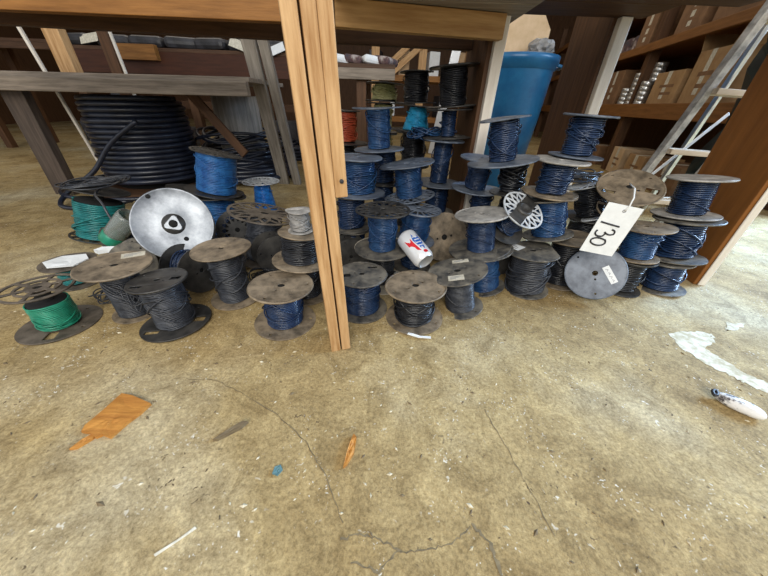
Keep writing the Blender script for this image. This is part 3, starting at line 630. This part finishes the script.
me = bpy.data.meshes.new('bag'); bmx.to_mesh(me); bmx.free(); o = link('plastic_bag', me, M['w_white']); o.location = (.955, 2.42, .875); tag(o, 'crumpled whitish plastic bag at the rim of the blue bin', 'bag')

# ---------------------------------------------------------------- stepladder
ld = empty('stepladder', (1.45, 1.5, 0)); tag(ld, 'aluminium stepladder with pale wooden treads beside the orange board', 'ladder')
def lp(o): o.parent = ld; o.matrix_parent_inverse = Matrix.Translation(ld.location).inverted(); return o
def xl(z): return 1.215+.172*z
for sx in (0, .27):
    lp(board('ladder_rail', (xl(0)+sx, 1.56, 0), (xl(1.55)+sx, 1.40, 1.55), .030, .032, M['light_plastic'], .002))
for z in (.17, .40, .63, .86, 1.1):
    lp(centred('tread', (xl(z)+.135, 1.56-.103*z, z), (.25, .085, .022), M['step'], None, (0, R(2), 0)))
for sx in (.0, .18): lp(board('rear_leg', (xl(0)+sx+.40, 1.84, 0), (xl(1.5)+sx, 1.45, 1.5), .02, .02, M['alu'], .001))
lp(board('brace', (xl(.35)+.06, 1.62, .22), (xl(.75)+.27, 1.64, .56), .015, .003, M['alu'], .0005))
lp(board('brace', (xl(.75)+.22, 1.62, .98), (xl(.45)+.24, 1.68, .45), .015, .003, M['alu'], .0005))
# dark green tarp heap behind the ladder
q = MB(); random.seed(3); nx, nz = 14, 12
vv = [(-.15+.3*i/nx+random.uniform(-.02, .02), .10*math.sin(i*1.3+j*.6)+.02*random.random(), 1.15*j/nz) for j in range(nz+1) for i in range(nx+1)]
q.add(vv, [(j*(nx+1)+i, j*(nx+1)+i+1, (j+1)*(nx+1)+i+1, (j+1)*(nx+1)+i) for j in range(nz) for i in range(nx)])
o = q.build('hanging_tarp', M['green_tarp'], None, True); o.location = (1.99, 1.83, .0); o.rotation_euler = (0, 0, R(-12)); sd = o.modifiers.new('s', 'SOLIDIFY'); sd.thickness = .01; tag(o, 'dark green tarp hanging behind the stepladder', 'tarp')

# ---------------------------------------------------------------- carton rack on the right
rk = empty('storage_rack', (2.3, 3.2, 0), (0, 0, R(-13))); tag(rk, 'long timber storage rack of cartons running back on the right', 'rack')
def inrk(o): o.parent = rk; return o
# local: y along the rack, x depth away from the aisle
for z, nm in ((.585, 'shelf_board'), (1.06, 'shelf_board'), (1.52, 'shelf_board')):
    q = MB(); q.box((0, -1.25, z-.075 if z < 1 else z-.03), (.035, 4.6, z+.035)); q.box((.035, -1.25, z), (.62, 4.6, z+.022)); o = q.build(nm, M['shelf'], rk, bevel=.003)
for y in (-1.2, .35, 1.9, 3.4, 4.6): boxobj('rack_post', (.04, y-.045, 0), (.12, y+.045, 1.9), M['dark_z'], rk)
boxobj('rack_back', (.62, -1.25, 0), (.64, 4.6, 1.9), M['dark_z'], rk, 0)
RM = rk.rotation_euler.to_matrix()
def rkp(x, y, z): v = RM @ Vector((x, y, 0)); return (2.3+v.x, 3.2+v.y, z)
def carton(loc, s, rz, m, label, flap=False, grp='cartons on the rack'):
    t = empty('carton', loc, (0, 0, rz)); tag(t, label, 'box', grp)
    a, b_, h = s; boxobj('box_body', (-a/2, -b_/2, 0), (a/2, b_/2, h), m, t, .004)
    q = MB(); q.box((-a/2-.001, -.025, h*.2), (-a/2+.0, .025, h+.0006)); q.box((-a/2, -.025, h), (a/2, .025, h+.0008)); q.build('packing_tape', M['label'], t)
    q = MB()
    for k in range(2): q.box((-a/2-.0012, -b_*.3, h*(.32+.22*k)), (-a/2, b_*(.1+.1*k), h*(.40+.22*k)))
    q.build('printed_mark', M['card2'], t)
    if flap:
        for s_ in (-1, 1):
            o = centred('flap', (-a*.25*0, s_*(b_/2+.02), h+.05), (a, .004, .12), m, t, (R(-25*s_), 0, 0), .001)
random.seed(21)
rz = R(-13)
cols = ['card', 'card2', 'card', 'card3']
# shelf 1 (z .607)
desc = {0: 'near', 1: 'middle', 2: 'far'}
def row(z, items, prefix):
    for (y, wd, h, m, lb, fl) in items:
        carton(rkp(.20, y, z), (.30, wd, h), rz+random.uniform(-.05, .05), M[m], lb, fl)
row(.607, [(-.62, .34, .33, 'card', 'open carton on the middle shelf directly left of the ladder rail', True), (-.17, .40, .24, 'card', 'flat-topped carton with printed marks right of the tin stacks', False),
           (.98, .40, .33, 'card2', 'brown carton left of the tin stacks, beside the dark post', False), (1.5, .4, .30, 'card', 'carton on the middle shelf just past the second rack post', False), (2.4, .4, .28, 'card', 'carton on the middle shelf seen right of the blue bin', False), (3.0, .35, .3, 'card2', 'farthest carton on the middle shelf beyond the blue bin', False)], '')
row(1.083, [(-.62, .42, .34, 'card2', 'large brown carton on the upper shelf with a pale blue slip', False), (-1.10, .3, .30, 'card', 'tan carton with raised flap on the upper shelf above the ladder rail', True),
            (-.1, .34, .28, 'card2', 'dark carton in the middle of the upper shelf', False), (.62, .3, .3, 'card2', 'brown carton at the far end of the upper shelf by the white post edge', False), (2.4, .5, .25, 'card', 'carton on the upper shelf seen above the bin', False)], '')
o = centred('packing_slip', rkp(.043, -.70, 1.33), (.002, .10, .14), M['can_white'], None, (0, 0, rz)); o.data.materials.clear(); o.data.materials.append(mat('pale_blue_slip', (.45, .6, .75), None, 5, .7)); tag(o, 'pale blue slip stuck on the large brown carton', 'slip')
row(.0, [(-.75, .36, .22, 'card2', 'dark brown carton on the floor nearest the ladder', False), (-.25, .3, .22, 'card', 'carton with white label on the floor left of the dark one', False), (.15, .28, .24, 'card3', 'pale carton on the floor beside the front rack post', False),
         (.85, .36, .2, 'card2', 'low carton on the floor past the second post', False), (2.3, .3, .22, 'card', 'carton on the floor seen right of the bin foot', False), (2.75, .3, .22, 'card3', 'pale farthest carton on the floor past the bin', False)], '')
tp = None
for (y, n) in ((.20, 5), (.40, 7), (.58, 4), (.30, 9)):
    for k in range(n):
        if tp is None:
            q = MB(); q.lathe([(.048, 0), (.05, .003), (.05, .034), (.048, .037), (.046, .036), (.001, .036)], 28); tp = q.build('tin', M['tin'], None, True); o = tp
        else:
            o = tp.copy(); C.objects.link(o)
        dx = .16 if n == 9 else .07
        o.location = rkp(dx, y, .608+.0385*k)
        tag(o, 'silver tin in the stacks between the cartons on the middle shelf', 'tin', 'silver tins on the rack')
random.seed(9)
for k, y in enumerate((.85, 1.15, 1.9, 2.6, 3.2)):
    tag(centred('storage_bag', rkp(.2, y, 1.083+.08), (.25, .2, .16), M['rag'], None, (0, 0, rz), .03), ['bundled goods on the upper shelf beside the post edge', 'bundled goods second from the post edge on the upper shelf', 'bundle on the upper shelf over the bin right rim', 'bundle on the upper shelf behind the bin cardboard', 'farthest bundle on the upper shelf'][k], 'bundle', 'bundles on the upper shelf')

# ---------------------------------------------------------------- left bench behind: rail, legs, coils of hose
lb = empty('plank_bench', (-1.4, 1.85, 0)); tag(lb, 'long weathered grey plank bench crossing behind the hose reels at the left', 'bench')
def lpb(o): o.parent = lb; o.matrix_parent_inverse = Matrix.Translation(lb.location).inverted(); return o
q = MB(); q.box((-1.2, -.02, 0), (.72, .02, .062)); o = lpb(q.build('front_rail', M['grey_x'], bevel=.003)); o.location = (-1.45, 1.76, .548); o.rotation_euler = (0, R(-.6), R(1))
q = MB()
for k in range(3): q.box((-1.2, .02+.2*k, .062), (.72, .21+.2*k, .084))
o = lpb(q.build('plank_top', M['grey_x'], bevel=.003)); o.location = (-1.45, 1.77, .548); o.rotation_euler = (0, R(-.6), R(1))
lpb(board('bench_leg', (-2.03, 1.83, 0), (-2.03, 1.84, .555), .12, .05, M['dusk_z']))
lpb(board('bench_leg', (-.80, 2.30, 0), (-.76, 1.95, .84), .075, .035, M['grey_z']))
lpb(board('bench_leg', (-.70, 2.30, 0), (-.69, 1.97, .84), .055, .035, M['grey_z']))
def hose_coil(label, loc, r0, r1, z0, z1, g, n, m, layers=1):
    t = empty('hose_reel', loc); tag(t, label, 'hose reel')
    q = MB(); pts = []
    for i in range(n*40+1):
        f = i/(n*40); a = 2*PI*i/40
        r = r0+(r1-r0)*f+.006*math.sin(i*.013*5)
        pts.append((r*math.cos(a), r*math.sin(a), z0+(z1-z0)*f))
    q.tube(pts, g, 8); q.build('hose_winding', m, t, True); return t
t = hose_coil('tall stack of thick black hose wound on a reel under the grey plank', (-1.62, 2.12, 0), .285, .255, .06, .53, .0150, 17, M['hose'])
q = MB(); q.lathe([(.235, .03), (.235, .54)], 40); q.build('drum', M['hole'], t, True)
q = MB(); q.lathe([(.0005, 0), (.37, 0), (.37, .03), (.0005, .03)], 56); q.build('base_flange', M['dark_x'], t)
t = hose_coil('lower loose coil of black cable around a grey wooden drum', (-1.11, 2.42, 0), .33, .255, .03, .22, .018, 7, M['hose'])
q = MB(); q.lathe([(.16, 0), (.15, .56), (.01, .56)], 40); q.build('drum', M['grey_z'], t, True)
random.seed(2); q = MB()
for k in range(12):
    r = random.uniform(.24, .31); ph = random.uniform(0, 6); z = random.uniform(.12, .34)
    q.tube([(r*math.cos(a)*random.uniform(.995, 1.005), r*math.sin(a), z+.03*math.sin(a*2+ph)) for a in [2*PI*j/44 for j in range(44)]], .010, 6, True)
q.build('loose_loops', M['hose'], t, True)
tag(board('leaning_plank', (-.93, 2.02, .24), (-1.26, 2.10, .60), .055, .02, M['dark_z']), 'short brown plank leaning against the grey wooden drum', 'plank')
cord('loose_hose', [(-1.42, 1.83, .42), (-1.60, 1.80, .30), (-1.72, 1.75, .16), (-1.84, 1.66, .06), (-1.80, 1.55, .014), (-1.62, 1.53, .014), (-1.45, 1.62, .04)], .0125, M['hose'], 'stray black hose end arcing from the tall coil down to the floor', 'hose')
q = MB(); q.tube([(-1.62+.44*math.cos(2*PI*k/60), 1.98+.40*math.sin(2*PI*k/60), .045+.004*math.sin(6*PI*k/60)) for k in range(60)], .011, 8, True)
o = q.build('hose_loop', M['hose'], None, True); tag(o, 'single wide loop of dark hose lying round the foot of the tall hose stack', 'hose')
tag(board('wood_offcut', (-1.23, 1.62, .012), (-.98, 1.60, .012), .05, .024, M['pine_x'], spin=PI/2), 'pine offcut on the floor in front of the tall hose coil', 'offcut')

# ---------------------------------------------------------------- dim benches and racks further back on the left
def far_bench(name, label, x0, x1, y, z, h, mw, legs, depth=.6):
    t = empty(name, ((x0+x1)/2, y, 0)); tag(t, label, 'bench'); L = (x1-x0)/2
    boxobj('apron_board', (-L, 0, z-h), (L, .035, z), M[mw], t); boxobj('top', (-L, 0, z), (L, depth, z+.025), M['dark_x'], t)
    for lx in legs:
        for ly in (.04, depth-.08): boxobj('leg', (lx-(x0+x1)/2-.035, ly, 0), (lx-(x0+x1)/2+.035, ly+.06, z), M['dark_z'], t)
    return t
far_bench('timber_bench', 'red-brown bench loaded with black bags, behind the hose reels', -2.75, -.72, 2.95, .84, .15, 'red_x', (-2.7, -1.75, -.8))
far_bench('timber_bench', 'dim grey-purple bench seen just right of the pine post', -.62, .02, 2.5, .75, .065, 'grey_x', (-.22, -.04))
random.seed(14)
for k in range(7):
    x = -2.55+.27*k
    o = centred('black_bag', (x, 3.12, .905), (.26, .3, .08), M['void'], None, (0, 0, random.uniform(-.3, .3)), .03)
    tag(o, 'black bagged goods laid along the red-brown bench', 'bag', 'black bags on the red-brown bench')
for k, (x, y, z, a) in enumerate(((-1.22, 2.93, .90, .5), (-.93, 2.93, .88, -.6), (-2.42, 2.95, .91, -.3))):
    tag(centred('paper_tag', (x, y, z), (.14, .003, .07), M['paper' if k == 1 else 'label'], None, (R(-30), a*.6, .1)), ['cream paper tag hanging off the middle of the bench with black bags', 'bright white paper tag at the right end of the bench with black bags', 'grey paper at the left end of the bench with black bags'][k], 'tag')
for k in range(6):
    x = -.60+.11*k; o = centred('cloth_heap', (x, 2.62, .80+.0), (.13, .2, .05), M['rag' if k % 2 else 'paper'], None, (0, .1, random.uniform(-.5, .5)), .02)
    tag(o, 'rag or paper bundle heaped on the dim bench right of the post', 'rags', 'rags on the dim bench')
far_bench('timber_bench', 'dark shelving bench far left behind the grey plank', -5.6, -2.6, 3.4, .92, .05, 'dark_x', (-5.5, -4.2, -2.7))
far_bench('timber_bench', 'deep shaded bench far behind the hose reels', -3.6, -.9, 5.4, .45, .08, 'dark_x', (-3.5, -2.2, -1.0))
tag(board('timber_upright', (-1.75, 1.93, .634), (-1.75, 1.93, 1.6), .085, .05, M['pine_z']), 'orange-brown upright rising behind the left end of the grey plank', 'post')
tag(board('timber_upright', (-1.97, 2.55, 0), (-1.97, 2.55, 1.6), .075, .05, M['dark_z']), 'thinner brown upright behind the plank, over the tall hose coil', 'post')
tag(board('metal_pole', (-1.88, 2.0, .0), (-2.06, 2.0, 1.3), .016, .016, M['white_edge']), 'thin pale rod crossing behind the grey plank beside the left orange upright', 'pole')
tag(board('metal_pole', (-1.86, 2.50, 0), (-1.92, 2.50, 1.7), .016, .016, M['white_edge']), 'pale thin rod beside the thinner brown upright', 'pole')
tag(centred('timber_block', (-2.05, 2.924, .83), (.32, .05, .10), M['pine_x'], None), 'orange timber block on the red-brown bench edge above the tall hose coil', 'block')
for k in range(9):
    x = -3.9+.42*k; h = random.uniform(.18, .4)
    if -2.3 < x < -1.5: continue
    tag(centred('stored_crate', (x, 4.25+random.uniform(-.2, .2), h/2), (.34, .3, h), M[random.choice(['void', 'card2', 'void', 'grey_x'])], None, (0, 0, random.uniform(-.3, .3)), .01), 'dim crate on the floor deep behind the left bench', 'crate', 'dim crates deep at the left')
tag(centred('hanging_cloth', (-2.55, 3.25, .36), (.17, .03, .5), M['w_slate'], None, (0, R(-8), 0), .01), 'grey cloth hanging behind the left leg of the grey plank', 'cloth')
tag(centred('yellow_bottle', (-2.48, 3.12, .31), (.05, .04, .07), M['yellow'], None, (0, R(20), 0), .015), 'small yellow thing hanging on the grey cloth', 'bottle')
# dark gear under the far bench right of the hoses
for k in range(7):
    t = hose_coil('flat dark cable coil on the floor behind the grey leg boards', (-1.25+.36*(k % 4), 3.3+.5*(k//4), .0), .15, .13, .02, .14, .018, 4, M['hose']); t['group'] = 'cable coils behind the grey legs'

# ---------------------------------------------------------------- far middle: orange timber rack
tr = empty('timber_rack', (.55, 4.3, 0)); tag(tr, 'orange timber rack with diagonal braces in the far middle', 'rack')
for x in (-.75, -.2, .35, .95): boxobj('upright', (x-.045, -.03, 0), (x+.045, .05, 1.9), M['pine_z'], tr)
for z in (.35, .78, 1.25, 1.62): boxobj('shelf_board', (-.85, 0, z), (1.1, .5, z+.06), M['pine_x'], tr)
for (a, b_) in (((-.75, -.04, .8), (-.2, -.04, 1.25)), ((-.62, -.04, .8), (-.05, -.04, 1.25))):
    o = board('diagonal_brace', a, b_, .06, .025, M['pine_z']); o.parent = tr
random.seed(33)
for k in range(10):
    x = -.2+.17*k; z = (.84, .41)[k % 2]
    tag(centred('stored_bundle', (x, 4.5, z+.12), (.13, .25, .24), M[random.choice(['card', 'paper', 'card3', 'pine_z', 'void', 'w_red'])], None, (0, 0, random.uniform(-.2, .2)), .01), 'small carton or bundle on the orange timber rack', 'bundle', 'bundles on the far orange rack')
tag(centred('white_board', (.66, 4.18, .70), (.10, .02, 1.4), M['can_white'], None, (0, R(8), 0)), 'white upright strip in front of the far orange rack', 'board')
tag(centred('white_board', (1.02, 4.18, .72), (.10, .02, 1.44), M['can_white'], None, (0, R(4), 0)), 'second white strip further right on the far orange rack', 'board')

# ---------------------------------------------------------------- debris on the floor
sheet('wood_scrap', [(-.566, .302), (-.570, .315), (-.562, .345), (-.556, .388), (-.530, .384), (-.479, .367), (-.484, .345), (-.494, .325), (-.503, .293), (-.522, .298), (-.530, .292), (-.548, .300)], 0, .005, M['orange_wood'], 'orange splintered flake of wood on the concrete, lower left', 'wood scrap', .0025)
sheet('wood_chip', [(-.560, .270), (-.548, .272), (-.535, .290), (-.532, .302), (-.543, .300), (-.553, .288)], .0, .003, M['orange_wood'], 'small curled wood chip beside the orange flake', 'wood chip')
sheet('stick', [(-.312, .296), (-.303, .297), (-.27, .322), (-.262, .335), (-.272, .335), (-.292, .318)], 0, .006, M['stick'], 'short brown stick on the concrete right of the orange flake', 'stick', .002)
sheet('wood_splinter', [(-.060, .256), (-.054, .262), (-.044, .282), (-.042, .310), (-.048, .318), (-.053, .300), (-.057, .280)], 0, .007, M['orange_wood'], 'upright orange splinter on the concrete, lower centre', 'wood splinter', .003)
sheet('scrap', [(-.182, .243), (-.172, .240), (-.166, .250), (-.172, .258), (-.181, .254)], 0, .002, M['teal_bit'], 'tiny teal scrap on the concrete, lower left of centre', 'scrap', .002)
sheet('string_scrap', [(-.312, .133), (-.290, .150), (-.272, .166), (-.269, .164), (-.288, .148), (-.309, .131)], 0, .001, M['label'], 'frayed white string at the very bottom left', 'string', .002)
ft = empty('foam_piece', (.797, .413, .012), (0, 0, R(-44))); tag(ft, 'oval black-flecked white foam piece lying at the right', 'foam')
bmx = bmesh.new(); bmesh.ops.create_uvsphere(bmx, u_segments=28, v_segments=14, radius=1)
for v in bmx.verts: v.co = Vector((math.copysign(abs(v.co.x)**.8, v.co.x)*.041, math.copysign(abs(v.co.y)**.8, v.co.y)*.0165*(1+.15*v.co.x), max(v.co.z, -.75)*.013))
me = bpy.data.meshes.new('foam'); bmx.to_mesh(me); bmx.free(); link('foam_body', me, M['foam'], ft, True)
q = MB(); q.tube([(-.041+.004*math.cos(a), .010*math.sin(a), .004) for a in [2*PI*k/14 for k in range(14)]], .0035, 6, True); q.build('dark_cap', M['ink'], ft, True)
sheet('paper_scrap', [(.478, .838), (.497, .820), (.508, .826), (.490, .846)], 0, .001, M['paper'], 'small white paper scrap on the floor before the cut-edge spool', 'paper')
sheet('tape_scrap', [(.07, .612), (.10, .600), (.135, .598), (.135, .604), (.10, .607), (.074, .619)], .005, .001, M['paper'], 'white strip curled at the foot of the front centre spool', 'tape')
FLOOR = bpy.data.objects['floor']
def floor_mark(name, pts, m, label=None, z=.0004, rag=.005, n=5):
    out = []
    for i in range(len(pts)):
        a = Vector((*pts[i], 0)); b_ = Vector((*pts[(i+1) % len(pts)], 0))
        for k in range(n):
            p = a.lerp(b_, k/n); out.append((p.x+random.uniform(-rag, rag), p.y+random.uniform(-rag, rag)))
    o = link(name, ngon_curve([out]), m, FLOOR); o.scale = (1, 1, .0006); o.location = (0, 0, z)
    if label: o['label'] = label
random.seed(4)
floor_mark('dried_spill', [(0.852, 0.668), (0.929, 0.681), (0.986, 0.671), (0.958, 0.635), (0.905, 0.607), (0.918, 0.564), (0.924, 0.523), (0.954, 0.49), (0.92, 0.448), (0.902, 0.478), (0.880, 0.514), (0.855, 0.546), (0.838, 0.597)], M['stain'], 'pale dried spill')
floor_mark('dried_spill', [(1.085, 0.732), (1.142, 0.727), (1.083, 0.69), (1.043, 0.692)], M['stain'], 'pale dried spill')
def crack(pts, wd):
    sm = []
    for i in range(len(pts)-1):
        for k in range(8):
            p = Vector((*pts[i], 0)).lerp(Vector((*pts[i+1], 0)), k/8); sm.append((p.x+random.uniform(-.002, .002), p.y+random.uniform(-.002, .002)))
    q = MB(); v = []; f = []
    for i, (x, y) in enumerate(sm):
        a = Vector(sm[max(i-1, 0)]); b_ = Vector(sm[min(i+1, len(sm)-1)]); t_ = (b_-a).normalized(); w2 = wd*random.uniform(.25, 1)
        v += [(x-t_.y*w2, y+t_.x*w2, .0005), (x+t_.y*w2, y-t_.x*w2, .0005)]
        if i: k = 2*i; f.append((k-2, k-1, k+1, k))
    q.add(v, f); q.build('crack', M['crack'], FLOOR)
crack([(-0.475, 0.438), (-0.382, 0.437), (-0.311, 0.407), (-0.217, 0.359), (-0.141, 0.305), (-0.091, 0.245), (-0.045, 0.169)], .0010)
crack([(0.226, 0.385), (0.246, 0.31), (0.263, 0.234), (0.279, 0.161)], .0011)
crack([(0.153, 0.182), (0.173, 0.158), (0.180, 0.12), (.185, .09)], .0035)
crack([(-0.051, 0.157), (-.025, .165), (0.001, 0.161), (0.038, 0.148), (0.009, 0.124), (-0.041, 0.135)], .002)
crack([(0.038, 0.146), (.08, .150), (.12, .160), (.15, .182)], .0012)
q = MB(); random.seed(77)
for k in range(420):
    x = random.uniform(-1.1, 1.5); y = random.uniform(.1, .85); s = random.uniform(.0012, .0034); a = random.uniform(0, 6)
    if math.hypot(x, y-.02) < .1: continue
    dx, dy = s*math.cos(a)*random.uniform(1, 2.4), s*math.sin(a)*1.5
    q.add([(x-dx, y-dy, 0), (x+dy*.5, y-dx*.5, 0), (x+dx, y+dy, 0), (x-dy*.5, y+dx*.5, 0), (x, y, s*.8)], [(0, 1, 4), (1, 2, 4), (2, 3, 4), (3, 0, 4), (3, 2, 1, 0)])
o = q.build('floor_grit', M['stain']); o['kind'] = 'stuff'; tag(o, 'scattered pale grit and crumbs across the concrete', 'grit')
q = MB()
for k in range(300):
    x = random.uniform(-1.2, 1.6); y = random.uniform(.1, 1.0); s = random.uniform(.0012, .004); a = random.uniform(0, 6)
    dx, dy = s*math.cos(a)*random.uniform(1, 3), s*math.sin(a)*1.5
    q.add([(x-dx, y-dy, 0), (x+dy*.4, y-dx*.4, 0), (x+dx, y+dy, 0), (x-dy*.4, y+dx*.4, 0), (x, y, s*.7)], [(0, 1, 4), (1, 2, 4), (2, 3, 4), (3, 0, 4), (3, 2, 1, 0)])
o = q.build('floor_debris', M['stick']); o['kind'] = 'stuff'; tag(o, 'scattered dark wood crumbs and dirt across the concrete', 'debris')
